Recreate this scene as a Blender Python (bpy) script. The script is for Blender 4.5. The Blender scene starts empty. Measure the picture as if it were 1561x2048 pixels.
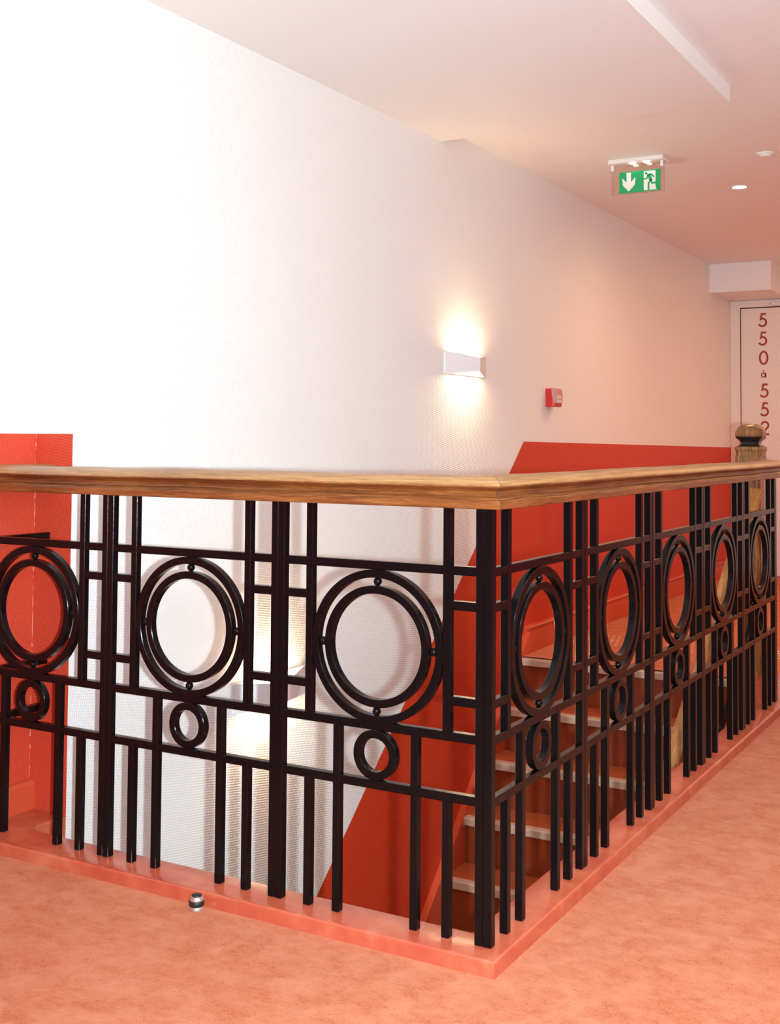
import bpy, bmesh, math, random
from mathutils import Vector, Matrix, Euler
random.seed(7)
SC = bpy.context.scene
COL = SC.collection
PI = math.pi

# ------------------------------------------------------------------ camera
cd = bpy.data.cameras.new('camera'); cam = bpy.data.objects.new('camera', cd); COL.objects.link(cam)
cd.sensor_fit = 'VERTICAL'; cd.sensor_height = 36.0
cd.lens = 2341.83 / 2048.0 * 36.0
cd.shift_x = -75.09 / 2048.0
cd.shift_y = -241.50 / 2048.0
cd.clip_start = 0.05; cd.clip_end = 100
YAW, PITCH, ROLL = math.radians(28.9048), math.radians(2.3867), math.radians(0.3491)
F = Vector((-math.sin(YAW) * math.cos(PITCH), math.cos(YAW) * math.cos(PITCH), math.sin(PITCH)))
R = F.cross(Vector((0, 0, 1))).normalized(); U = R.cross(F)
R2 = R * math.cos(ROLL) + U * math.sin(ROLL); U2 = -R * math.sin(ROLL) + U * math.cos(ROLL)
cam.matrix_world = Matrix(((R2.x, U2.x, -F.x, 1.12284), (R2.y, U2.y, -F.y, -2.33189), (R2.z, U2.z, -F.z, 1.10102), (0, 0, 0, 1)))
SC.camera = cam

# ------------------------------------------------------------------ world, light, exposure
SC.view_settings.view_transform = 'Standard'; SC.view_settings.look = 'None'
SC.view_settings.gamma = 1.0; SC.view_settings.use_curve_mapping = False
SC.view_settings.exposure = -0.04
SC.cycles.max_bounces = 10; SC.cycles.diffuse_bounces = 6
W = bpy.data.worlds.new('world'); SC.world = W; W.use_nodes = True
W.node_tree.nodes['Background'].inputs[0].default_value = (0.9, 0.75, 0.6, 1)
W.node_tree.nodes['Background'].inputs[1].default_value = 0.05

WARM = (1.0, 0.56, 0.25)
def light(name, kind, loc, energy, color, target=None, **kw):
    l = bpy.data.lights.new(name, kind); l.energy = energy; l.color = color
    for k, v in kw.items(): setattr(l, k, v)
    o = bpy.data.objects.new(name, l); COL.objects.link(o); o.location = loc
    if target is not None:
        o.rotation_euler = (Vector(target) - Vector(loc)).to_track_quat('-Z', 'Y').to_euler()
    return o
FL = Vector((1.213, -2.282, 1.084))
# the photographer's flash, a hand's width to the right of the lens
light('camera_flash', 'SPOT', FL, 610, (0.76, 0.94, 1.0), FL + Vector((-0.84, 2.2, 0.24)), spot_size=math.radians(114), spot_blend=0.80, shadow_soft_size=0.018)
# unseen soft fill panels, added in place of the corridor's ceiling downlights
COOL, WARM2 = (0.70, 0.93, 1.0), (1.0, 0.53, 0.20)
for x, y, e, c in ((0.9, -2.6, 34, COOL), (1.35, 0.4, 16, COOL), (0.35, 5.1, 13, WARM2), (0.6, 6.6, 22, WARM2)):
    light('corridor_fill', 'AREA', (x, y, 2.5), e, c, (x, y, 0), shape='RECTANGLE', size=0.9, size_y=2.2)

# unseen fill lights aimed upwards, added to brighten the ceiling
for y, e in ((-2.6, 34), (-0.6, 40)):
    light('ceiling_fill', 'AREA', (2.2, y, 1.75), e, COOL, (0.5, y + 1.3, 2.95), shape='RECTANGLE', size=1.6, size_y=0.3)
# ------------------------------------------------------------------ helpers
def tag(o, label=None, cat=None, group=None, kind=None):
    if label: o['label'] = label
    if cat: o['category'] = cat
    if group: o['group'] = group
    if kind: o['kind'] = kind
    return o
def empty(name, loc=(0, 0, 0), rz=0.0):
    o = bpy.data.objects.new(name, None); COL.objects.link(o); o.location = loc; o.rotation_euler = (0, 0, rz)
    o.empty_display_size = 0.05
    return o
def obj(name, bm, mat, parent=None, smooth=False):
    me = bpy.data.meshes.new(name); bm.normal_update(); bm.to_mesh(me); bm.free()
    for m in (mat if isinstance(mat, (list, tuple)) else [mat]): me.materials.append(m)
    if smooth:
        for p in me.polygons: p.use_smooth = True
    o = bpy.data.objects.new(name, me); COL.objects.link(o)
    if parent: o.parent = parent
    return o
def inst(src, parent=None, loc=None):
    c = src.copy(); COL.objects.link(c)
    if parent: c.parent = parent
    if loc is not None: c.location = loc
    return c
def add_box(bm, a, b, mi=0):
    x0, y0, z0 = a; x1, y1, z1 = b
    v = [bm.verts.new(p) for p in ((x0, y0, z0), (x1, y0, z0), (x1, y1, z0), (x0, y1, z0), (x0, y0, z1), (x1, y0, z1), (x1, y1, z1), (x0, y1, z1))]
    for f in ((3, 2, 1, 0), (4, 5, 6, 7), (0, 1, 5, 4), (1, 2, 6, 5), (2, 3, 7, 6), (3, 0, 4, 7)):
        bm.faces.new([v[i] for i in f]).material_index = mi
    return v
def box(a, b, bev=0.0, seg=1):
    bm = bmesh.new(); add_box(bm, a, b)
    if bev > 0:
        bmesh.ops.bevel(bm, geom=bm.edges[:], offset=bev, segments=seg, affect='EDGES', profile=0.5)
    return bm
def add_poly(bm, pts, mi=0):
    f = bm.faces.new([bm.verts.new(p) for p in pts]); f.material_index = mi
    return f
def add_prism(bm, pts, d, mi=0):
    """polygon pts (3d) swept by the vector d, closed"""
    d = Vector(d); n = len(pts)
    a = [bm.verts.new(p) for p in pts]; b = [bm.verts.new(Vector(p) + d) for p in pts]
    fs = [bm.faces.new(a), bm.faces.new(b[::-1])]
    for i in range(n): fs.append(bm.faces.new((a[i], b[i], b[(i + 1) % n], a[(i + 1) % n])))
    for f in fs: f.material_index = mi
    bmesh.ops.recalc_face_normals(bm, faces=bm.faces[:])
def prism(pts, d):
    bm = bmesh.new(); add_prism(bm, pts, d); return bm
def lathe(prof, seg=32, cx=0, cy=0):
    bm = bmesh.new(); rings = []
    for r, z in prof:
        rings.append([bm.verts.new((cx + r * math.cos(2 * PI * k / seg), cy + r * math.sin(2 * PI * k / seg), z)) for k in range(seg)])
    for a, b in zip(rings, rings[1:]):
        for k in range(seg): bm.faces.new((a[k], a[(k + 1) % seg], b[(k + 1) % seg], b[k]))
    bm.faces.new(rings[0][::-1]); bm.faces.new(rings[-1])
    bmesh.ops.recalc_face_normals(bm, faces=bm.faces[:])
    return bm
def flat_ring(cx, cz, ro, ri, y0, y1, seg=64, c=0.0012):
    """square-section ring standing in the xz plane, edges slightly eased"""
    bm = bmesh.new()
    sec = [(ro - c, y0), (ro, y0 + c), (ro, y1 - c), (ro - c, y1), (ri + c, y1), (ri, y1 - c), (ri, y0 + c), (ri + c, y0)]
    rs = []
    for k in range(seg):
        t = 2 * PI * k / seg
        rs.append([bm.verts.new((cx + r * math.cos(t), y, cz + r * math.sin(t))) for r, y in sec])
    n = len(sec)
    for k in range(seg):
        a, b = rs[k], rs[(k + 1) % seg]
        for i in range(n): bm.faces.new((a[i], a[(i + 1) % n], b[(i + 1) % n], b[i]))
    bmesh.ops.recalc_face_normals(bm, faces=bm.faces[:])
    return bm
def shade_auto(o, ang=35):
    for p in o.data.polygons: p.use_smooth = True
    me = o.data
    bm = bmesh.new(); bm.from_mesh(me)
    for e in bm.edges:
        if len(e.link_faces) == 2 and e.calc_face_angle(0) > math.radians(ang): e.smooth = False
    bm.to_mesh(me); bm.free()
    return o

# ------------------------------------------------------------------ materials
class NT:
    def __init__(s, name):
        s.m = bpy.data.materials.new(name); s.m.use_nodes = True; s.t = s.m.node_tree
        s.b = s.t.nodes['Principled BSDF']
    def n(s, kind, **kw):
        nd = s.t.nodes.new(kind)
        for k, v in kw.items(): setattr(nd, k, v)
        return nd
    def l(s, a, b): s.t.links.new(a, b)
    def math(s, op, a, b=None):
        nd = s.n('ShaderNodeMath', operation=op)
        for i, v in enumerate((a, b)):
            if v is None: continue
            if isinstance(v, (int, float)): nd.inputs[i].default_value = v
            else: s.l(v, nd.inputs[i])
        return nd.outputs[0]
    def mix(s, fac, a, b):
        nd = s.n('ShaderNodeMix', data_type='RGBA')
        if isinstance(fac, (int, float)): nd.inputs[0].default_value = fac
        else: s.l(fac, nd.inputs[0])
        for i, v in ((6, a), (7, b)):
            if isinstance(v, tuple): nd.inputs[i].default_value = (*v, 1)
            else: s.l(v, nd.inputs[i])
        return nd.outputs[2]
    def noise(s, vec, scale, detail=3, rough=0.5, dist=0.0):
        nd = s.n('ShaderNodeTexNoise'); nd.inputs['Scale'].default_value = scale; nd.inputs['Detail'].default_value = detail
        nd.inputs['Roughness'].default_value = rough; nd.inputs['Distortion'].default_value = dist
        if vec is not None: s.l(vec, nd.inputs['Vector'])
        return nd.outputs['Fac']
    def ramp(s, fac, stops):
        nd = s.n('ShaderNodeValToRGB'); e = nd.color_ramp.elements
        e[0].position, e[0].color = stops[0][0], (*stops[0][1], 1)
        e[1].position, e[1].color = stops[1][0], (*stops[1][1], 1)
        for p, c in stops[2:]:
            x = e.new(p); x.color = (*c, 1)
        s.l(fac, nd.inputs[0]); return nd.outputs[0]
    def mapping(s, vec, scale):
        nd = s.n('ShaderNodeMapping'); nd.inputs['Scale'].default_value = scale; s.l(vec, nd.inputs['Vector']); return nd.outputs[0]
    def bump(s, h, strength, dist):
        nd = s.n('ShaderNodeBump'); nd.inputs['Strength'].default_value = strength; nd.inputs['Distance'].default_value = dist
        s.l(h, nd.inputs['Height']); s.l(nd.outputs[0], s.b.inputs['Normal'])
    def set(s, color=None, rough=None, metal=None, spec=None, **kw):
        if color is not None:
            if isinstance(color, tuple): s.b.inputs['Base Color'].default_value = (*color, 1)
            else: s.l(color, s.b.inputs['Base Color'])
        if rough is not None:
            if isinstance(rough, (int, float)): s.b.inputs['Roughness'].default_value = rough
            else: s.l(rough, s.b.inputs['Roughness'])
        if metal is not None: s.b.inputs['Metallic'].default_value = metal
        if spec is not None: s.b.inputs['Specular IOR Level'].default_value = spec
        for k, v in kw.items(): s.b.inputs[k].default_value = v
        return s.m
    def pos(s): return s.n('ShaderNodeNewGeometry').outputs['Position']
    def objc(s): return s.n('ShaderNodeTexCoord').outputs['Object']

def weave_height(t):
    sep = t.n('ShaderNodeSeparateXYZ'); t.l(t.pos(), sep.inputs[0])
    a = t.math('ADD', sep.outputs[0], sep.outputs[1]); b = sep.outputs[2]
    k = PI / 0.0062
    e1 = t.math('ADD', t.math('MULTIPLY', a, 0.80), t.math('MULTIPLY', b, 0.60)); e2 = t.math('SUBTRACT', t.math('MULTIPLY', a, 0.55), t.math('MULTIPLY', b, 0.83))
    h = t.math('MULTIPLY', t.math('SINE', t.math('MULTIPLY', e1, k)), t.math('SINE', t.math('MULTIPLY', e2, k)))
    return t.math('ADD', h, t.math('MULTIPLY', t.noise(t.pos(), 260, 2), 0.9))
def m_weave(name, col, rough, st):
    t = NT(name); t.bump(weave_height(t), st, 0.0016)
    n = t.noise(t.pos(), 1.3, 2)
    c2 = tuple(min(1, c * 0.965) for c in col)
    return t.set(t.mix(n, col, c2), rough, spec=0.35 if min(col) > 0.3 else 0.22)
def m_plain(name, col, rough=0.5, metal=0.0, var=0.0, scale=8.0, **kw):
    t = NT(name)
    if var:
        n = t.noise(t.objc(), scale, 4)
        return t.set(t.mix(n, tuple(c * (1 - var) for c in col), tuple(min(1, c * (1 + var)) for c in col)), rough, metal, **kw)
    return t.set(col, rough, metal, **kw)
def m_emit(name, col, st):
    t = NT(name); t.set((0.9, 0.9, 0.9), 0.5)
    t.b.inputs['Emission Color'].default_value = (*col, 1); t.b.inputs['Emission Strength'].default_value = st
    return t.m

M_WHITE = m_weave('white_woven_wallpaper', (0.86, 0.85, 0.835), 0.55, 0.30)
M_RED = m_weave('red_painted_wallpaper', (0.60, 0.048, 0.016), 0.45, 0.20)
M_REDW = m_weave('red_painted_woven_wallpaper', (0.62, 0.068, 0.034), 0.42, 0.36)
def m_ceil():
    t = NT('white_ceiling_paint'); t.bump(t.noise(t.pos(), 90, 3), 0.12, 0.001)
    return t.set((0.86, 0.85, 0.84), 0.6, spec=0.3)
M_CEIL = m_ceil()
def m_carpet():
    t = NT('salmon_cut_pile_carpet'); p = t.pos()
    patch = t.noise(t.mapping(p, (1.0, 1.3, 1)), 14, 6, 0.68, 0.15)
    fib = t.noise(t.mapping(p, (1.0, 1.25, 1)), 210, 2, 0.65, 0.6); fine = t.noise(p, 620, 2, 0.6)
    th = t.math('SUBTRACT', 0.555, t.math('MULTIPLY', t.math('SUBTRACT', patch, 0.5), 0.46))
    mk = t.n('ShaderNodeMapRange'); mk.inputs[1].default_value = 0.0; mk.inputs[2].default_value = 0.10
    t.l(t.math('SUBTRACT', t.math('ADD', t.math('MULTIPLY', fib, 0.78), t.math('MULTIPLY', fine, 0.22)), th), mk.inputs[0])
    base = t.ramp(patch, [(0.36, (0.68, 0.240, 0.130)), (0.64, (0.60, 0.170, 0.080))])
    c = t.mix(t.math('MULTIPLY', mk.outputs[0], 0.72), base, (0.44, 0.090, 0.032))
    t.bump(t.math('ADD', fib, fine), 0.6, 0.004)
    return t.set(c, 0.95, spec=0.1, **{'Sheen Weight': 0.10, 'Sheen Roughness': 0.5, 'Sheen Tint': (1.0, 0.7, 0.6, 1)})
M_CARPET = m_carpet()
def m_curb():
    t = NT('salmon_gloss_kerb_paint'); p = t.pos()
    n = t.noise(p, 9, 4, 0.6, 0.4)
    c = t.ramp(n, [(0.30, (0.44, 0.070, 0.040)), (0.72, (0.57, 0.155, 0.088)), (0.52, (0.51, 0.105, 0.052))])
    t.bump(t.noise(p, 24, 3), 0.25, 0.004)
    return t.set(c, 0.22, spec=0.6)
M_CURB = m_curb()
def m_iron():
    t = NT('black_gloss_painted_iron'); o = t.pos()
    t.bump(t.math('ADD', t.noise(o, 70, 4, 0.6), t.math('MULTIPLY', t.noise(o, 420, 2), 0.25)), 0.16, 0.0022)
    return t.set((0.0045, 0.0032, 0.0036), 0.19, spec=0.20)
M_IRON = m_iron()
def m_wood(name, dark, mid, light_, rough=0.3, along=(1.2, 22, 22), worn_lit=None):
    t = NT(name); o = t.objc()
    g = t.noise(t.mapping(o, along), 6.0, 6, 0.62, 0.7)
    g2 = t.noise(t.mapping(o, tuple(3.2 * a for a in along)), 9.0, 4, 0.6)
    blot = t.noise(o, 3.2, 3)
    f = t.math('ADD', t.math('MULTIPLY', g, 0.6), t.math('ADD', t.math('MULTIPLY', g2, 0.25), t.math('MULTIPLY', blot, 0.22)))
    c = t.ramp(f, [(0.36, dark), (0.70, light_), (0.53, mid)])
    if worn_lit:                      # top coloured paler: rubbed varnish plus painted-in light on the roll
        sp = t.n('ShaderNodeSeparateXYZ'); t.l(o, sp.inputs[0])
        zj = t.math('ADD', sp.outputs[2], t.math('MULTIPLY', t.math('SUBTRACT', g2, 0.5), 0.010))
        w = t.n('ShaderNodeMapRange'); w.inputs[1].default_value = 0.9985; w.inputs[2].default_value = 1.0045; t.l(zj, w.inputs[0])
        c = t.mix(t.math('MULTIPLY', w.outputs[0], t.math('ADD', 0.62, t.math('MULTIPLY', blot, 0.5))), c, t.ramp(f, [(0.36, worn_lit[0]), (0.66, worn_lit[1])]))
    t.bump(t.math('ADD', g2, g), 0.22, 0.0015)
    return t.set(c, rough, spec=0.5)
M_WOOD = m_wood('varnished_oak', (0.060, 0.014, 0.004), (0.19, 0.054, 0.013), (0.34, 0.125, 0.036), worn_lit=((0.20, 0.075, 0.022), (0.50, 0.27, 0.110)))
M_NEWEL = m_wood('varnished_oak_newel', (0.035, 0.013, 0.006), (0.20, 0.080, 0.026), (0.42, 0.20, 0.075), 0.26, (17, 17, 1.3))
M_DARKWOOD = m_plain('black_stained_wood', (0.012, 0.010, 0.010), 0.3)
M_FILL = m_plain('dark_joint_filler', (0.05, 0.045, 0.03), 0.8, var=0.5, scale=120)
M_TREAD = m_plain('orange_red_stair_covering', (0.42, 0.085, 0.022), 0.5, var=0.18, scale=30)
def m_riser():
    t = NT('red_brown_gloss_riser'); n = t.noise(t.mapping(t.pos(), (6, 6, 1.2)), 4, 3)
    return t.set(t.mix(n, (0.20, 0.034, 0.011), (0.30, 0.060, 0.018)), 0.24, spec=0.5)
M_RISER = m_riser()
M_NOSE = m_plain('cream_stair_nosing', (0.56, 0.42, 0.32), 0.4, var=0.06, scale=20)
M_STRING = m_plain('red_gloss_skirting', (0.60, 0.085, 0.034), 0.33, var=0.05, scale=5)
M_DOOR = m_plain('off_white_door_paint', (0.84, 0.77, 0.72), 0.4, var=0.02, scale=3)
M_DOORGAP = m_plain('dark_door_gap', (0.03, 0.015, 0.010), 0.9)
M_DIGIT = m_plain('brick_red_lettering', (0.36, 0.026, 0.007), 0.5)
M_LAMP = m_plain('white_powder_coat', (0.82, 0.82, 0.84), 0.4)
M_SCONCE_GLOW = m_emit('warm_lamp_diffuser', (1.0, 0.70, 0.41), 90.0)
M_DL_GLOW = m_emit('downlight_lens', (1.0, 0.78, 0.55), 60.0)
M_LED = m_emit('exit_led', (1.0, 0.93, 0.80), 14.0)
M_PLASTIC = m_plain('white_plastic', (0.80, 0.78, 0.76), 0.35)
M_GREEN = m_plain('exit_green', (0.012, 0.36, 0.125), 0.35)
M_PICT = m_plain('exit_pictogram_white', (0.86, 0.84, 0.80), 0.4)
def m_clear(name, col, alpha=1.0, rough=0.05, tr=1.0):
    t = NT(name); return t.set(col, rough, **{'Transmission Weight': tr, 'IOR': 1.45})
M_ACRYL = m_clear('clear_acrylic', (0.97, 0.95, 0.92))
M_ALARM = m_plain('red_alarm_plastic', (0.62, 0.020, 0.014), 0.3)
M_ALARMD = m_plain('dark_red_alarm_plastic', (0.50, 0.022, 0.014), 0.3)
M_COVER = m_clear('clear_pink_cover', (1.0, 0.86, 0.84), tr=0.95)
M_COVER.node_tree.nodes['Principled BSDF'].inputs['Alpha'].default_value = 0.17; M_COVER.node_tree.nodes['Principled BSDF'].inputs['Transmission Weight'].default_value = 0.0
M_LABEL = m_plain('white_label', (0.80, 0.74, 0.68), 0.5)
M_INK = m_plain('black_ink', (0.02, 0.02, 0.02), 0.6)
M_STEEL = m_plain('satin_steel', (0.74, 0.72, 0.71), 0.42, 0.9)
M_RUBBER = m_plain('black_rubber', (0.012, 0.012, 0.012), 0.45)
M_STUD = m_plain('cream_stud', (0.72, 0.58, 0.46), 0.4)
M_DIRT = m_plain('pale_worn_paint', (0.70, 0.20, 0.14), 0.7, var=0.15, scale=60)

# ------------------------------------------------------------------ setting
FZ = -0.035                      # carpet level; kerb top is z = 0
XW, XA, YR = -1.47, -1.622, 0.195  # long wall, recessed wall on the left, return face between them
YD = 7.80                        # far wall with the numbered door
def zc(y): return 2.578 - (y - 2.6) * 0.0062   # the upper ceiling falls a touch towards the door

def struct(name, bm, mat, parent=None):
    o = obj(name, bm, mat, parent); 
    if parent is None: o['kind'] = 'structure'
    return o
# long white wall with its red painted dado, running down into the stairwell
bm = bmesh.new(); ZT, ZB = 2.62, -2.75
A = (3.438, 1.096); Bp = (YD, 1.053); D0 = (1.505, -0.662); slope = (A[1] - D0[1]) / (A[0] - D0[0])
y_b = D0[0] - (D0[1] - ZB) / slope
yz = lambda l: [(XW, y, z) for y, z in l]
y_r = max(YR, y_b)
add_poly(bm, yz([(YR, ZT), (YR, ZB)] + ([(y_b, ZB)] if y_b > YR else []) + [A, (A[0], ZT)]), 0) if y_b > YR else \
    add_poly(bm, yz([(YR, ZT), (YR, A[1] - (A[0] - YR) * slope), A, (A[0], ZT)]), 0)
add_poly(bm, yz([(A[0], ZT), A, Bp, (YD, ZT)]), 0)
red = yz([(y_b, ZB), (A[0], ZB), A]) if y_b > YR else yz([(YR, ZB), (A[0], ZB), A, (YR, A[1] - (A[0] - YR) * slope)])
add_poly(bm, red, 1)
add_poly(bm, yz([(A[0], ZB), (YD, ZB), Bp, A]), 1)
for f in bm.faces:
    f.normal_update()
    if f.normal.x < 0: f.normal_flip()
struct('wall_left', bm, [M_WHITE, M_RED])
# return face and recessed wall at the far left, red up to 1.115
bm = bmesh.new(); ZR = 1.113
add_poly(bm, [(XA, YR, ZR), (XW, YR, ZR), (XW, YR, ZT), (XA, YR, ZT)], 0)
add_poly(bm, [(XA, YR, FZ - 0.3), (XW, YR, FZ - 0.3), (XW, YR, ZR), (XA, YR, ZR)], 1)
for f in bm.faces:
    f.normal_update()
    if f.normal.y > 0: f.normal_flip()
struct('wall_return', bm, [M_WHITE, M_REDW])
bm = bmesh.new()
add_poly(bm, [(XA, -5, ZR), (XA, YR, ZR), (XA, YR, ZT), (XA, -5, ZT)], 0)
add_poly(bm, [(XA, -5, FZ - 0.3), (XA, YR, FZ - 0.3), (XA, YR, ZR), (XA, -5, ZR)], 1)
for f in bm.faces:
    f.normal_update()
    if f.normal.x < 0: f.normal_flip()
struct('wall_alcove', bm, [M_WHITE, M_REDW])
bm = bmesh.new(); zs = [0.09 + 0.012 * i for i in range(86)]
for i in range(85):
    if random.random() < 0.25: continue
    w = 0.0009 + 0.0018 * random.random(); add_poly(bm, [(XA + 0.0005, YR - w, zs[i]), (XA + w, YR - 0.0005, zs[i]), (XA + w, YR - 0.0005, zs[i + 1]), (XA + 0.0005, YR - w, zs[i + 1])])
ck = obj('caulk_line', bm, M_DIRT, bpy.data.objects['wall_return'])
# other walls of the corridor
bm = bmesh.new(); add_box(bm, (XW - 0.2, YD, FZ - 0.3), (2.4, YD + 0.12, ZT)); struct('wall_far', bm, M_WHITE)
bm = bmesh.new(); add_box(bm, (2.3, -5, 1.1), (2.42, YD, ZT), 0); add_box(bm, (2.3, -5, FZ - 0.3), (2.42, YD, 1.1), 1); struct('wall_right', bm, [M_WHITE, M_RED])
bm = bmesh.new(); add_box(bm, (XA - 0.2, -5.12, 1.1), (2.4, -5, ZT), 0); add_box(bm, (XA - 0.2, -5.12, FZ - 0.3), (2.4, -5, 1.1), 1); struct('wall_back', bm, [M_WHITE, M_RED])
# ceiling with the lower slab over the left half of the landing
bm = bmesh.new()
add_poly(bm, [(XA - 0.2, -5, zc(2.4)), (2.42, -5, zc(2.4)), (2.42, 2.4, zc(2.4)), (XA - 0.2, 2.4, zc(2.4))])
add_poly(bm, [(XA - 0.2, 2.4, zc(2.4)), (2.42, 2.4, zc(2.4)), (2.42, YD + 0.1, zc(YD + 0.1)), (XA - 0.2, YD + 0.1, zc(YD + 0.1))])
for f in bm.faces:
    f.normal_update()
    if f.normal.z > 0: f.normal_flip()
add_box(bm, (XA - 0.2, -5, 2.509), (-0.108, 2.485, 2.60))
struct('ceiling', bm, M_CEIL)
bm = bmesh.new(); add_box(bm, (XW, 7.13, 2.318), (-0.975, YD, 2.56)); struct('trim_1', bm, M_CEIL)     # boxed-in duct above the door
# floor carpet around the stairwell hole
HX0, HX1, HY0, HY1 = XW, -0.078, 0.062, 3.37
bm = bmesh.new()
for x0, x1, y0, y1 in ((XA, 2.3, -5, HY0), (XA, HX0, HY0, YR), (HX1, 2.3, HY0, HY1), (XW, 2.3, HY1, YD)):
    add_poly(bm, [(x0, y0, FZ), (x1, y0, FZ), (x1, y1, FZ), (x0, y1, FZ)])
floor = struct('floor', bm, M_CARPET)
# rows of small warning studs let into the landing carpet
bm = bmesh.new()
for r in range(5):
    for k in range(36):
        x = -1.38 + 0.036 * k + (0.018 if r % 2 else 0); y = 3.93 + 0.068 * r
        if x > -0.1: continue
        v = [bm.verts.new((x + 0.007 * math.cos(a * PI / 3), y + 0.007 * math.sin(a * PI / 3), FZ)) for a in range(6)]
        w = [bm.verts.new((x + 0.0045 * math.cos(a * PI / 3), y + 0.0045 * math.sin(a * PI / 3), FZ + 0.005)) for a in range(6)]
        bm.faces.new(w)
        for a in range(6): bm.faces.new((v[a], v[(a + 1) % 6], w[(a + 1) % 6], w[a]))
o = obj('warning_studs', bm, M_STUD, floor); o['kind'] = 'stuff'
# painted kerb round the opening
def kerb(poly):
    bm = prism([(x, y, FZ - 0.25) for x, y in poly], (0, 0, 0.25 - FZ))
    top = [e for e in bm.edges if all(abs(v.co.z) < 1e-5 for v in e.verts)]
    bmesh.ops.bevel(bm, geom=top, offset=0.009, segments=3, affect='EDGES', profile=0.5)
    return bm
KX, KY = 0.036, -0.056
kp = [(XA, KY), (KX, KY), (KX, 2.93), (-0.14, 3.46), (-0.33, 3.46), (-0.33, 3.30), (HX1, 2.72), (HX1, HY0), (XW + 0.03, HY0), (XW + 0.004, HY0 + 0.012), (XW - 0.006, HY0 + 0.035), (XW, HY0 + 0.075), (XW, YR), (XA, YR)]
o = struct('trim_2', kerb(kp), M_CURB); shade_auto(o, 50)
# stairwell shaft walls (under the kerb) and the flight's lower floor
bm = bmesh.new(); add_box(bm, (HX1, HY0, -2.75), (HX1 + 0.08, HY1 + 0.2, FZ - 0.2)); struct('wall_stairwell_right', bm, M_WHITE)
bm = bmesh.new(); add_box(bm, (XW, HY0 - 0.08, -2.75), (HX1 + 0.08, HY0, FZ - 0.2)); struct('wall_stairwell_front', bm, M_WHITE)
bm = bmesh.new(); add_box(bm, (XW, HY1 + 0.19, -2.75), (HX1 + 0.08, HY1 + 0.29, FZ - 0.24)); struct('wall_stairwell_far', bm, M_WHITE)
bm = bmesh.new(); add_box(bm, (XW, HY0 - 0.08, -2.83), (HX1 + 0.08, HY1 + 0.2, -2.75)); struct('floor_lower', bm, M_CARPET)
# skirting boards
def skirt_profile(L0, L1, bead=True): pass
bm = bmesh.new()
prof = [(0, FZ), (0.026, FZ), (0.026, 0.072), (0.017, 0.078), (0.017, 0.088), (0.026, 0.092), (0.031, 0.099), (0.026, 0.106), (0.012, 0.109), (0, 0.109)]
add_prism(bm, [(XW + d, 3.45, z) for d, z in prof], (0, YD - 3.45, 0)); o = struct('baseboard_left', bm, M_STRING)
bm = bmesh.new()
prof2 = [(0, 0.0), (0.022, 0.0), (0.022, 0.074), (0.016, 0.084), (0, 0.088)]
add_prism(bm, [(XA + d, -5, z + FZ * 0) for d, z in prof2], (0, 5 + YR, 0)); struct('baseboard_alcove', bm, M_STRING)

# ------------------------------------------------------------------ numbered door at the far end
door = empty('door_1', (0, YD, FZ)); door['kind'] = 'structure'
z0 = -FZ
def frame_bm():
    bm = bmesh.new()
    add_box(bm, (-1.468, -0.02, 0), (-1.385, 0.0, 2.257 + z0)); add_box(bm, (-1.468, -0.02, 2.257 + z0), (-0.42, 0.0, 2.312 + z0)); add_box(bm, (-0.505, -0.02, 0), (-0.42, 0.0, 2.257 + z0))
    return bm
obj('door_frame', frame_bm(), M_DOOR, door)
obj('door_gap', box((-1.385, -0.004, 0.0), (-0.505, -0.0005, 2.257 + z0)), M_DOORGAP, door)
leaf = obj('door_leaf', box((-1.378, -0.013, 0.006), (-0.512, -0.0045, 2.248 + z0), 0.002), M_DOOR, door)
dc = obj('door_closer', box((-1.135, -0.05, 2.262 + z0), (-0.88, -0.021, 2.288 + z0), 0.004), M_PLASTIC, door)
obj('screw', lathe([(0.004, 0), (0.004, 0.003)], 8), M_INK, dc).matrix_local = Matrix.Translation((-1.118, -0.051, 2.275 + z0)) @ Matrix.Rotation(PI / 2, 4, 'X')
def stroke(pts, w, closed=False):
    """flat ribbon of width w along 2-d points -> list of quads"""
    n = len(pts); P = [Vector((p[0], p[1])) for p in pts]; L, Rr = [], []
    for i in range(n):
        a = P[i - 1] if (i > 0 or closed) else P[i]; b = P[(i + 1) % n] if (i < n - 1 or closed) else P[i]
        d1 = (P[i] - a).normalized() if (P[i] - a).length > 1e-9 else (b - P[i]).normalized()
        d2 = (b - P[i]).normalized() if (b - P[i]).length > 1e-9 else d1
        nrm = Vector((-(d1 + d2).y, (d1 + d2).x)).normalized()
        k = w / 2 / max(0.5, nrm.dot(Vector((-d1.y, d1.x))))
        L.append(P[i] + nrm * k); Rr.append(P[i] - nrm * k)
    q = []
    for i in range(n if closed else n - 1):
        j = (i + 1) % n; q.append((L[i], Rr[i], Rr[j], L[j]))
    return q
def arc(cx, cy, rx, ry, a0, a1, n=18):
    return [(cx + rx * math.cos(math.radians(a0 + (a1 - a0) * i / n)), cy + ry * math.sin(math.radians(a0 + (a1 - a0) * i / n))) for i in range(n + 1)]
SW = 0.0155
GLYPH = {
    '5': [arc(0.036, 0.040, 0.032, 0.033, 208, 478, 22)[:-2] + [(0.022, 0.066), (0.031, 0.112), (0.068, 0.112)]],
    '0': [arc(0.040, 0.060, 0.032, 0.053, 0, 360, 30)],
    '2': [arc(0.038, 0.083, 0.029, 0.0295, 172, -38, 18) + [(0.010, 0.0078), (0.073, 0.0078)]],
    'a': [arc(0.036, 0.021, 0.0165, 0.0175, 0, 360, 20), [(0.0545, 0.0), (0.0545, 0.042)], [(0.031, 0.060), (0.041, 0.050)]],
}
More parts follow.
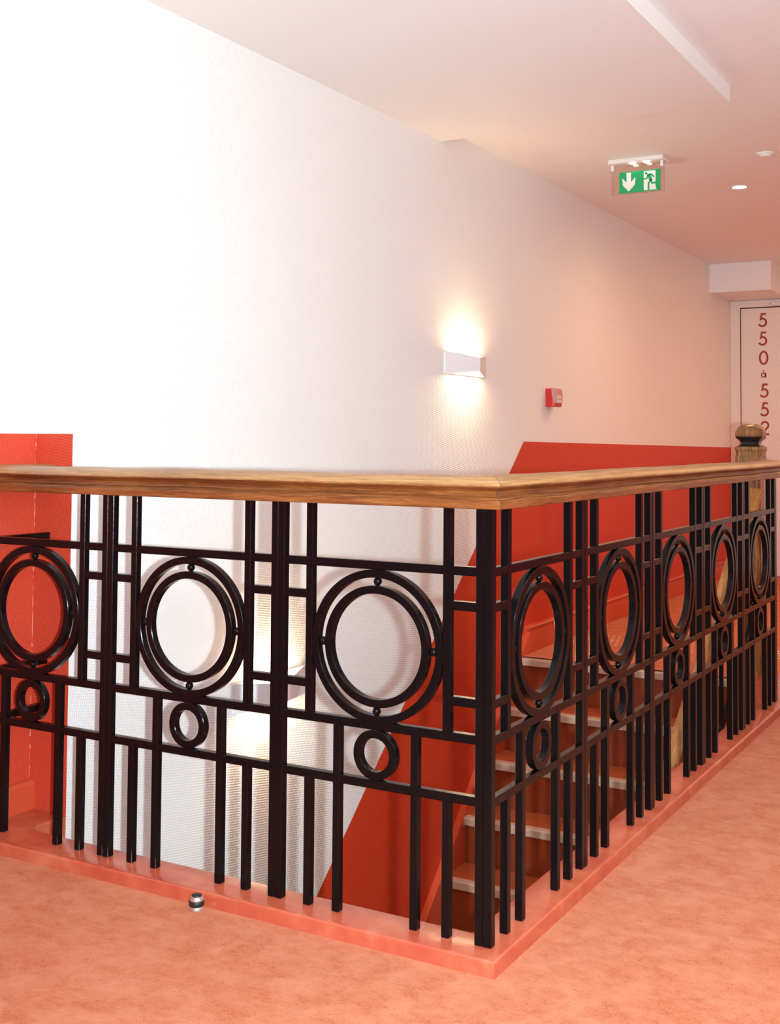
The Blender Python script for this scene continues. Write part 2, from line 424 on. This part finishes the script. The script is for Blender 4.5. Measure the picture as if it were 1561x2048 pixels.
def glyph_bm(ch, w):
    bm = bmesh.new()
    for s in GLYPH[ch]:
        closed = (Vector(s[0]) - Vector(s[-1])).length < 1e-6
        for q in stroke(s[:-1] if closed else s, w, closed):
            vs = [bm.verts.new((p.x, -0.0155, p.y)) for p in q] + [bm.verts.new((p.x, -0.0132, p.y)) for p in q]
            for f in ((0, 1, 2, 3), (7, 6, 5, 4), (0, 3, 7, 4), (1, 0, 4, 5), (2, 1, 5, 6), (3, 2, 6, 7)): bm.faces.new([vs[i] for i in f])
    bmesh.ops.recalc_face_normals(bm, faces=bm.faces[:])
    return bm
for ch, zb, x in (('5', 2.084, -1.232), ('5', 1.925, -1.231), ('0', 1.760, -1.226), ('a', 1.651, -1.225), ('5', 1.480, -1.222), ('5', 1.320, -1.220), ('2', 1.161, -1.217)):
    o = obj('numeral' if ch != 'a' else 'letter', glyph_bm(ch, SW if ch != 'a' else 0.009), M_DIGIT, leaf); o.location = (x, 0, zb + z0)

# ------------------------------------------------------------------ iron railing panels
b, B, PW, g, D = 0.0193, 0.0211, 0.5578, 0.0629, 0.3530
ZH = 0.951                       # underside of the wooden handrail
R1, RC1, RC2, RR2, RR3, RH, ZCN = 0.82, 0.742, 0.531, 0.452, 0.318, 0.020, 0.623
XS0 = B + g; XS1 = XS0 + b + D; XC = XS0 + b + D / 2
PARTS = []
def pb(name, a, c): PARTS.append((name, box(a, c, 0.0011)))
def panel_parts():
    out = []
    def p(name, bm, sm=False): out.append((name, bm, sm))
    hy0, hy1 = 0.0005, b - 0.0005
    p('post', box((0, -0.0006, 0), (B, B - 0.0006, ZH), 0.0014))
    p('vertical_bar', box((PW - b, 0, 0), (PW, b, ZH), 0.0013))
    for x in (XS0, XS1):
        p('vertical_bar', box((x, 0, RR2 - 0.004), (x + b, b, ZH), 0.0013))
        p('leg', box((x, 0, 0), (x + b, b, RR3 - 0.004), 0.0013))
    for s in (-1, 1):
        x = XC + s * 0.1045
        p('leg', box((x - b / 2, 0, 0), (x + b / 2, b, RR2 - 0.004), 0.0013))
    for z in (R1, RR2, RR3):
        p('crossbar', box((B - 0.002, hy0, z - RH), (PW - b + 0.002, hy1, z), 0.0011))
    for z in (RC1, RC2):
        for x0, x1 in ((B - 0.002, XS0 + 0.002), (XS1 + b - 0.002, PW - b + 0.002)):
            p('crossbar', box((x0, hy0, z - RH), (x1, hy1, z), 0.0011))
    p('outer_ring', flat_ring(XC, ZCN, 0.1770, 0.1585, -0.0004, b + 0.0004, 72), True)
    p('inner_ring', flat_ring(XC, ZCN, 0.1400, 0.1215, -0.0004, b + 0.0004, 64), True)
    p('small_ring', flat_ring(XC, (RR2 - RH + RR3) / 2, 0.0575, 0.0385, -0.0004, b + 0.0004, 48), True)
    return out
def ball_bm():
    bm = bmesh.new(); bmesh.ops.create_uvsphere(bm, u_segments=20, v_segments=12, radius=0.0100); return bm
FIRST = {}
def make_panel(loc, rz, label, skip=()):
    root = empty('iron_railing', loc, rz)
    tag(root, label, 'railing panel', 'iron railing panels around the stairwell')
    if not FIRST:
        for i, (name, bm, sm) in enumerate(panel_parts()):
            o = obj(name, bm, M_IRON, root); FIRST[i] = o
            if sm: shade_auto(o, 30)
        for k in range(4):
            a = k * PI / 2
            if k == 0: o = obj('ball', ball_bm(), M_IRON, root, True)
            else: o = inst(FIRST['b0'], root)
            o.location = (XC + 0.1493 * math.cos(a), b / 2, ZCN + 0.1493 * math.sin(a)); FIRST['b%d' % k] = o
    else:
        for k, src in FIRST.items():
            if k in skip: continue
            o = inst(src, root)
    return root
names = ['first', 'second', 'third', 'fourth', 'fifth']
make_panel((-B - PW, 0, 0), 0, 'black iron railing panel with rings on the front side, beside the corner post')
make_panel((-B - 2 * PW, 0, 0), 0, 'middle black iron railing panel with rings of the front side, before the lower sconce')
p3 = make_panel((-B - 3 * PW, 0, 0), 0, 'black iron railing panel with rings at the left end, before the red alcove', skip=(0,))
right_lab = ['black iron railing panel with rings on the right side, starting at the corner post',
             'second black iron railing panel with rings from the corner along the right side',
             'third black iron railing panel with rings from the corner along the right side',
             'fourth black iron railing panel with rings along the right side, before the sloping stair handrail',
             'farthest black iron railing panel with rings on the right side, before the newel post']
for k in range(5): make_panel((0, k * PW, 0), PI / 2, right_lab[k])
YE = 5 * PW
ep = obj('railing_post', box((-B, YE, 0), (0, YE + B, ZH), 0.0014), M_IRON)
tag(ep, 'black iron end post closing the right railing beyond its farthest panel', 'railing post')
# p3 is shortened: its left end stands against the recessed wall
xl = XA + 0.012 - p3.location.x
for c in list(p3.children):
    if c.name.startswith('crossbar'):
        xs = [v.co.x for v in c.data.vertices]
        if min(xs) < XS0 - 0.01 and max(xs) < XS0 + 0.01: bpy.data.objects.remove(c); continue
        if min(xs) < XS0 - 0.01:
            c.data = c.data.copy(); m = min(xs)
            for v in c.data.vertices:
                if v.co.x < m + 0.01: v.co.x += xl - m
# stub of railing running from the left corner back to the return face
st = empty('railing_stub', (-1.565, b, 0)); tag(st, 'short black iron rails fixed into the red return wall at far left', 'railing')
for z in (R1, RR2, RR3):
    obj('crossbar', box((-0.010, 0, z - RH), (0.010, YR - b - 0.0005, z), 0.0011), M_IRON, st)

# ------------------------------------------------------------------ wooden handrails
half = [(0.0, 1.0235), (0.018, 1.0225), (0.030, 1.0185), (0.040, 1.0125), (0.0465, 1.0055), (0.0480, 1.0010), (0.0445, 0.9970), (0.0350, 0.9945), (0.0290, 0.9890),
        (0.0275, 0.9830), (0.0290, 0.9785), (0.0340, 0.9765), (0.0385, 0.9740), (0.0405, 0.9710), (0.0460, 0.9700), (0.0470, 0.9685), (0.0470, 0.9525), (0.0450, 0.9510)]
PROF = [(-o, z) for o, z in half[::-1]] + half[1:]     # (o, z), o to the local +y side
def handrail(name, s0, s1, loc, rz, label, n=40, tilt=None, wob=0.0008):
    """s0, s1: functions of o giving the (mitred) ends along local x"""
    bm = bmesh.new(); rows = []
    for i in range(n + 1):
        t = i / n; row = []
        for o, z in PROF:
            s = s0(o) * (1 - t) + s1(o) * t
            wz = wob * math.sin(s * 7.3 + 1.1) + wob * 0.6 * math.sin(s * 19.0 + o * 30)
            row.append(bm.verts.new((s, o, z + (wz if z > 0.96 else 0))))
        rows.append(row)
    m = len(PROF)
    for a, c in zip(rows, rows[1:]):
        for j in range(m): bm.faces.new((a[j], a[(j + 1) % m], c[(j + 1) % m], c[j]))
    bm.faces.new(rows[0]); bm.faces.new(rows[-1][::-1])
    bmesh.ops.recalc_face_normals(bm, faces=bm.faces[:])
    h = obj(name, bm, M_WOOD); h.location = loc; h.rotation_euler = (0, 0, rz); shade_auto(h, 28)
    return tag(h, label, 'handrail')
CO = 0.0098
gap = 0.0009
# front rail: local x = world x, o = y - CO
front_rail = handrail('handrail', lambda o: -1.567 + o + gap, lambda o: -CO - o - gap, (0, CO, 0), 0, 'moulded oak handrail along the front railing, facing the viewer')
# right rail: local x = world y, local y = -world x
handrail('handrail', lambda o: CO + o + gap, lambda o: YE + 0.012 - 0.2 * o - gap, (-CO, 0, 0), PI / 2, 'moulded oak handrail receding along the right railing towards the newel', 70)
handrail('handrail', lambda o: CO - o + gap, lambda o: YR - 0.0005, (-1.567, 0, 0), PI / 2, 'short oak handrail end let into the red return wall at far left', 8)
# filler in the open mitre at the corner
bm = bmesh.new(); d1 = Vector((1, -1, 0)).normalized()
pts = [Vector((-CO, CO, z)) + d1 * ((o - 0.0012) * math.sqrt(2)) for o, z in half] + [Vector((-CO, CO, z)) - d1 * ((o - 0.0012) * math.sqrt(2)) for o, z in half[::-1]]
add_prism(bm, [p - Vector((0.0012, 0.0012, 0)) * 0.4 for p in pts], Vector((0.0012, 0.0012, 0)) * 0.8)
for v in bm.verts: v.co.y -= CO
fl = obj('joint_filler', bm, M_FILL, front_rail); fl['label'] = 'dark cracked filler in the mitre joint'
# the short length from the right rail's end to the newel
NX, NY = -0.245, 3.385
dv = Vector((NX, NY, 0)) - Vector((-CO, YE + 0.012, 0)); ang = math.atan2(dv.y, dv.x); Ld = dv.length
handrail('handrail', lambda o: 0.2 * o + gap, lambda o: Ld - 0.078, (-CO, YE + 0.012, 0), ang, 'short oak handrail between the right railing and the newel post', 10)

# ------------------------------------------------------------------ newel post
nw = empty('newel_post', (NX, NY, FZ)); tag(nw, 'square oak newel post with rounded cap and black neck at the stair head', 'newel post')
def sq_loft(levels, ch=0.17, mat=None):
    """square sections with cut corners; levels = (half width, z)"""
    bm = bmesh.new(); rows = []
    for h, z in levels:
        c = h * ch * 1.6 if h > 0.01 else h * 0.3
        ps = [(h - c, -h), (h, -h + c), (h, h - c), (h - c, h), (-h + c, h), (-h, h - c), (-h, -h + c), (-h + c, -h)]
        rows.append([bm.verts.new((x, y, z)) for x, y in ps])
    for a, c in zip(rows, rows[1:]):
        for j in range(8): bm.faces.new((a[j], a[(j + 1) % 8], c[(j + 1) % 8], c[j]))
    bm.faces.new(rows[0][::-1]); bm.faces.new(rows[-1])
    bmesh.ops.recalc_face_normals(bm, faces=bm.faces[:])
    return bm
zz = -FZ
obj('shaft', sq_loft([(0.055, 0.0), (0.055, 0.96 + zz), (0.066, 0.985 + zz)]), M_NEWEL, nw)
obj('moulded_block', sq_loft([(0.069, 0.985 + zz), (0.065, 1.006 + zz), (0.0635, 1.033 + zz), (0.0610, 1.034 + zz), (0.0615, 1.057 + zz), (0.0650, 1.059 + zz), (0.066, 1.066 + zz), (0.065, 1.077 + zz), (0.060, 1.080 + zz)]), M_NEWEL, nw)
obj('neck', sq_loft([(0.060, 1.080 + zz), (0.052, 1.083 + zz), (0.043, 1.094 + zz), (0.042, 1.099 + zz), (0.050, 1.110 + zz), (0.060, 1.119 + zz), (0.0635, 1.127 + zz)]), M_DARKWOOD, nw)
capl = [(0.0635, 1.127 + zz), (0.0655, 1.137 + zz)] + [(0.0655 * math.cos(a) ** 0.75 if a < 1.5 else 0.012, 1.137 + zz + 0.052 * math.sin(a)) for a in [0.2, 0.4, 0.6, 0.8, 1.0, 1.15, 1.3, 1.42]]
shade_auto(obj('cap', sq_loft(capl, 0.22), M_NEWEL, nw), 40)

# ------------------------------------------------------------------ staircase
RIS, GO, Y0, Z0 = 0.214, 0.220, 3.365, FZ - 0.008
SX0, SX1 = XW + 0.033, -0.20
stair = empty('staircase', (0, 0, 0)); tag(stair, 'red carpeted staircase with cream nosings going down along the white wall', 'stairs')
first = None
for n in range(11):
    zt = Z0 - RIS * n; y = Y0 - GO * n
    if n == 0:
        tr = obj('step', box((SX0, y, zt - 0.05), (SX1, y + 0.12, zt - 0.001)), M_TREAD, stair); tr0 = tr
        nb = bmesh.new(); add_prism(nb, [(SX0 - 0.004, yy, z2) for yy, z2 in ((y - 0.022, zt - 0.004), (y - 0.018, zt + 0.001), (y + 0.020, zt + 0.002), (y + 0.020, zt - 0.006), (y - 0.010, zt - 0.010), (y - 0.010, zt - 0.036), (y - 0.022, zt - 0.034))], (SX1 - SX0 + 0.004, 0, 0))
        nose = obj('nosing', nb, M_NOSE, tr); nose0 = nose
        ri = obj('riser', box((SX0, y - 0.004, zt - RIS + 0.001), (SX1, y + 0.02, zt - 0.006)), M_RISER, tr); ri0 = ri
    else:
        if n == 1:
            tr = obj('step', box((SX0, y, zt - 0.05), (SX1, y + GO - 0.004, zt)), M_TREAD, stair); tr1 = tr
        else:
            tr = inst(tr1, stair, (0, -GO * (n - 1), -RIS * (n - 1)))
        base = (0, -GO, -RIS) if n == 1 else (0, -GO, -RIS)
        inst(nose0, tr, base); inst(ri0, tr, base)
# sloping string boards: wall side and well side
sl = 0.985
def string(x0, x1, ytop, ztop, name, up=0.0):
    yb = 0.95; zb = ztop - (ytop - yb) * sl
    pts = [(x0, ytop + up, ztop), (x0, ytop, ztop), (x0, yb, zb), (x0, yb, zb - 0.42), (x0, ytop + up, ztop - 0.42)]
    bm = bmesh.new(); add_prism(bm, pts, (x1 - x0, 0, 0)); return obj(name, bm, M_STRING, stair)
string(XW + 0.0006, XW + 0.034, 3.452, 0.080, 'wall_string')
string(SX1, SX1 + 0.035, 3.30, -0.02, 'outer_string', 0.0)
# stair handrail and its iron bars
T, Bm = Vector((-0.205, 3.30, 0.865)), Vector((-0.278, 2.32, -0.085))
dirv = (Bm - T).normalized(); Bt = Bm + dirv * 0.9
def sloped_rail():
    bm = bmesh.new(); up = Vector((0, 0, 1)); side = dirv.cross(up).normalized(); nrm = side.cross(dirv).normalized()
    sec = [(-0.024, 0.0), (-0.030, 0.010), (-0.026, 0.022), (-0.033, 0.034), (-0.032, 0.046), (-0.020, 0.055), (0, 0.058), (0.020, 0.055), (0.032, 0.046), (0.033, 0.034), (0.026, 0.022), (0.030, 0.010), (0.024, 0.0)]
    rows = []
    for i in range(13):
        p = T.lerp(Bt, i / 12.0); rows.append([bm.verts.new(p + side * a + nrm * (c - 0.03)) for a, c in sec])
    m = len(sec)
    for a, c in zip(rows, rows[1:]):
        for j in range(m): bm.faces.new((a[j], a[(j + 1) % m], c[(j + 1) % m], c[j]))
    bm.faces.new(rows[0]); bm.faces.new(rows[-1][::-1]); bmesh.ops.recalc_face_normals(bm, faces=bm.faces[:])
    return bm
M_WOODS = m_wood('varnished_oak_sloping', (0.17, 0.06, 0.014), (0.42, 0.18, 0.05), (0.58, 0.30, 0.11), 0.32, (18, 2.0, 2.0))
sb = empty('stair_balustrade', (0, 0, 0)); tag(sb, 'sloping oak handrail on black iron bars descending from the newel post', 'balustrade')
shade_auto(obj('handrail', sloped_rail(), M_WOODS, sb), 30)
for i in range(12):
    t = (i + 0.6) / 12.0; p = T.lerp(Bt, t)
    obj('vertical_bar', box((p.x - 0.009, p.y - 0.009, p.z - 0.80), (p.x + 0.009, p.y + 0.009, p.z - 0.03), 0.001), M_IRON, sb)
for dz in (0.16, 0.52):
    q = [T + Vector((0, 0.0, -dz)), Bt + Vector((0, 0, -dz))]
    bm = bmesh.new(); add_prism(bm, [q[0] + Vector((-0.008, 0, 0)), q[1] + Vector((-0.008, 0, 0)), q[1] + Vector((-0.008, 0, -0.024)), q[0] + Vector((-0.008, 0, -0.024))], (0.016, 0, 0))
    obj('sloping_bar', bm, M_IRON, sb)

# ------------------------------------------------------------------ wall sconces
def sconce(y0, zc_, label, src=None):
    root = empty('wall_sconce', (XW, y0, zc_)); tag(root, label, 'wall lamp', 'white wall sconces')
    if src:
        for c in src.children: inst(c, root)
        return root
    Lr, hr, yr, hp, dp, x0 = 0.43, 0.054, 0.190, 0.033, 0.098, 0.0118
    a0, a1 = (x0, 0, -hr), (x0, 0, hr); c0, c1 = (dp, yr, -hp), (dp, yr, hp); e0, e1 = (x0, Lr, -hr), (x0, Lr, hr)
    bm = bmesh.new(); th = 0.004
    def facet(p, q, r, s, d):
        add_prism(bm, [p, q, r, s], d)
    facet(a0, c0, c1, a1, (-th, th * 0.6, 0)); facet(c0, e0, e1, c1, (-th, -th * 0.6, 0))
    obj('shade', bm, M_LAMP, root)
    obj('back_plate', box((0.0, 0.004, -0.050), (0.012, Lr - 0.004, 0.050)), M_LAMP, root)
    for s in (-1, 1):
        bm = bmesh.new(); 
        tri = [(0.0125, 0.030, s * (hp - 0.012)), (dp - 0.010, yr, s * (hp - 0.012)), (0.0125, Lr - 0.030, s * (hp - 0.012))]
        add_prism(bm, tri, (0, 0, -s * 0.003)); obj('diffuser', bm, M_SCONCE_GLOW, root)
    return root
s1 = sconce(2.520, 1.466, 'lit white folded wall sconce above the handrail, left of the red alarm box')
s2 = sconce(0.965, 0.190, 'lit white folded wall sconce low in the stairwell, seen through the front railing', s1)

# ------------------------------------------------------------------ manual fire alarm call point
fa = empty('alarm_call_point', (XW, 3.73, 1.343)); tag(fa, 'small red fire alarm box with clear flap on the white wall', 'alarm box')
obj('body', box((0, 0, -0.052), (0.050, 0.098, 0.052), 0.004, 2), M_ALARM, fa)
bm = bmesh.new()
pr = [(0.050, -0.052), (0.058, -0.050), (0.064, -0.02), (0.066, 0.01), (0.063, 0.040), (0.052, 0.053), (0.030, 0.054), (0.050, 0.046)]
add_prism(bm, [(x, 0.002, z) for x, z in pr], (0, 0.094, 0)); obj('front_cover', bm, M_ALARMD, fa)
obj('label_plate', box((0.0655, 0.016, -0.028), (0.0672, 0.076, 0.012)), M_LABEL, fa)
bm = bmesh.new(); add_prism(bm, [(0.0673, 0.022, -0.001), (0.0673, 0.022, -0.013), (0.0673, 0.033, -0.007)], (0.0006, 0, 0))
for y in (0.040, 0.054): add_box(bm, (0.0673, y, -0.012), (0.0679, y + 0.009, -0.002))
for z, w in ((0.006, 0.03), (-0.021, 0.026)): add_box(bm, (0.0673, 0.032, z - 0.0012), (0.0679, 0.032 + w, z + 0.0012))
obj('printed_marks', bm, M_INK, fa)
bm = bmesh.new(); add_prism(bm, [(x, -0.002, z) for x, z in ((0.034, 0.055), (0.068, 0.056), (0.0715, 0.012), (0.0705, -0.030), (0.058, -0.034), (0.050, -0.02))], (0, 0.0015, 0)); 
add_prism(bm, [(x, -0.002, z) for x, z in ((0.0700, 0.054), (0.0715, 0.012), (0.0705, -0.030), (0.0695, -0.030), (0.0703, 0.012), (0.0688, 0.054))], (0, 0.102, 0))
obj('clear_flap', bm, M_COVER, fa)
obj('seal_tab', box((0.046, 0.02, -0.064), (0.058, 0.06, -0.053)), M_LABEL, fa)

# ------------------------------------------------------------------ hanging exit sign
YX = 3.5
zt = zc(YX)
ex = empty('exit_sign', (-0.8475, YX, zt)); tag(ex, 'green and white emergency exit sign hanging from the ceiling', 'exit sign')
hw = 0.147
obj('housing', box((-hw - 0.004, -0.05, -0.022), (hw, 0.06, 0.0), 0.004), M_PLASTIC, ex)
obj('clear_panel', box((-0.140, -0.004, -0.178), (0.138, 0.004, -0.022), 0.001), M_ACRYL, ex)
gx0, gx1, gz1, gz0 = -0.103, 0.121, -0.062, -0.174
gp = obj('green_panel', box((gx0, -0.0065, gz0), (gx1, -0.0042, gz1)), M_GREEN, ex)
for x in (-0.137, 0.130): obj('bracket', box((x - 0.008, -0.016, -0.052), (x + 0.008, 0.010, -0.022), 0.001), M_PLASTIC, ex)
for x in (-0.022, 0.052):
    o = obj('led', lathe([(0.013, 0.0), (0.013, 0.006)], 14), M_LED, ex); o.location = (x, -0.028, -0.0285)
def st(s, t): return (gx0 + s * (gx1 - gx0), gz1 - t * (gz1 - gz0))
def add_flat(bm, pts, y, th=0.0008):
    add_prism(bm, [(x, y, z) for x, z in pts], (0, -th, 0))
bm = bmesh.new(); yf = -0.0066
add_flat(bm, [st(*p) for p in ((0.182, 0.05), (0.293, 0.05), (0.293, 0.50), (0.398, 0.275), (0.388, 0.62), (0.238, 0.93), (0.092, 0.62), (0.078, 0.275), (0.182, 0.50))], yf)
obj('arrow', bm, M_PICT, gp)
bm = bmesh.new(); add_flat(bm, [st(*p) for p in ((0.60, 0.06), (0.884, 0.06), (0.884, 0.86), (0.91, 0.945), (0.62, 0.945), (0.60, 0.90))], yf); obj('doorway', bm, M_PICT, gp)
bm = bmesh.new(); ym = yf - 0.0009
asp = (gx1 - gx0) / (gz1 - gz0)
def blob(s, t, r, n=14):
    x, z = st(s, t); add_flat(bm, [(x + r * math.cos(2 * PI * k / n), z + r * math.sin(2 * PI * k / n)) for k in range(n)], ym)
def limb(pts, w):
    for q in stroke([st(*p) for p in pts], w): add_flat(bm, [(p.x, p.y) for p in q], ym)
blob(0.660, 0.165, 0.0072)
limb([(0.690, 0.235), (0.785, 0.225), (0.852, 0.36)], 0.0080)
limb([(0.725, 0.24), (0.775, 0.50)], 0.0170)
limb([(0.700, 0.25), (0.675, 0.405), (0.600, 0.425)], 0.0075)
limb([(0.775, 0.46), (0.795, 0.635), (0.895, 0.635)], 0.0095)
limb([(0.765, 0.48), (0.720, 0.63), (0.716, 0.95)], 0.0090)
obj('running_figure', bm, M_GREEN, gp)

# ------------------------------------------------------------------ recessed downlight, ceiling detector
dx, dy = -0.541, 4.385
dl = empty('downlight', (dx, dy, zc(dy))); tag(dl, 'small round recessed ceiling downlight, lit, right of the exit sign', 'ceiling light')
bm = bmesh.new(); n = 32
sec = [(0.036, -0.001), (0.047, -0.004), (0.050, -0.0005), (0.036, 0.006)]
rs = [[bm.verts.new((r * math.cos(2 * PI * k / n), r * math.sin(2 * PI * k / n), z)) for r, z in sec] for k in range(n)]
for k in range(n):
    for i in range(4): bm.faces.new((rs[k][i], rs[k][(i + 1) % 4], rs[(k + 1) % n][(i + 1) % 4], rs[(k + 1) % n][i]))
bmesh.ops.recalc_face_normals(bm, faces=bm.faces[:]); obj('trim_ring', bm, M_PLASTIC, dl, True)
obj('lens', lathe([(0.0358, -0.0006), (0.0358, -0.0022)], 28), M_DL_GLOW, dl)
light('downlight_lamp', 'SPOT', (dx, dy, zc(dy) - 0.01), 46, WARM, (dx, dy, 0), spot_size=math.radians(165), spot_blend=1.0, shadow_soft_size=0.035)
sx, sy = -0.232, 3.67
sd = empty('smoke_detector', (sx, sy, zc(sy))); tag(sd, 'small white round dome detector on the ceiling at the right edge', 'smoke detector')
obj('base', lathe([(0.047, 0.0), (0.048, -0.005), (0.044, -0.009)], 32), M_PLASTIC, sd, True)
obj('dome', lathe([(0.034, -0.009), (0.031, -0.015), (0.024, -0.019), (0.012, -0.021)], 28), M_PLASTIC, sd, True)

# ------------------------------------------------------------------ door stop on the carpet
ds = empty('door_stop', (-0.747, -0.082, FZ)); tag(ds, 'small steel and black rubber door stop on the carpet beside the kerb', 'door stop')
obj('base', lathe([(0.0145, 0.0), (0.0150, 0.002), (0.0150, 0.013)], 32), M_STEEL, ds, True)
obj('rubber_ring', lathe([(0.0165, 0.011), (0.0180, 0.013), (0.0182, 0.022), (0.0165, 0.024)], 32), M_RUBBER, ds, True)
shade_auto(obj('collar', lathe([(0.0160, 0.024), (0.0165, 0.027), (0.0150, 0.030), (0.0145, 0.034), (0.0130, 0.0345)], 32), M_STEEL, ds), 30)
obj('cap', lathe([(0.0130, 0.0345), (0.0110, 0.0375), (0.0060, 0.0395), (0.0015, 0.0400)], 28), M_RUBBER, ds, True)
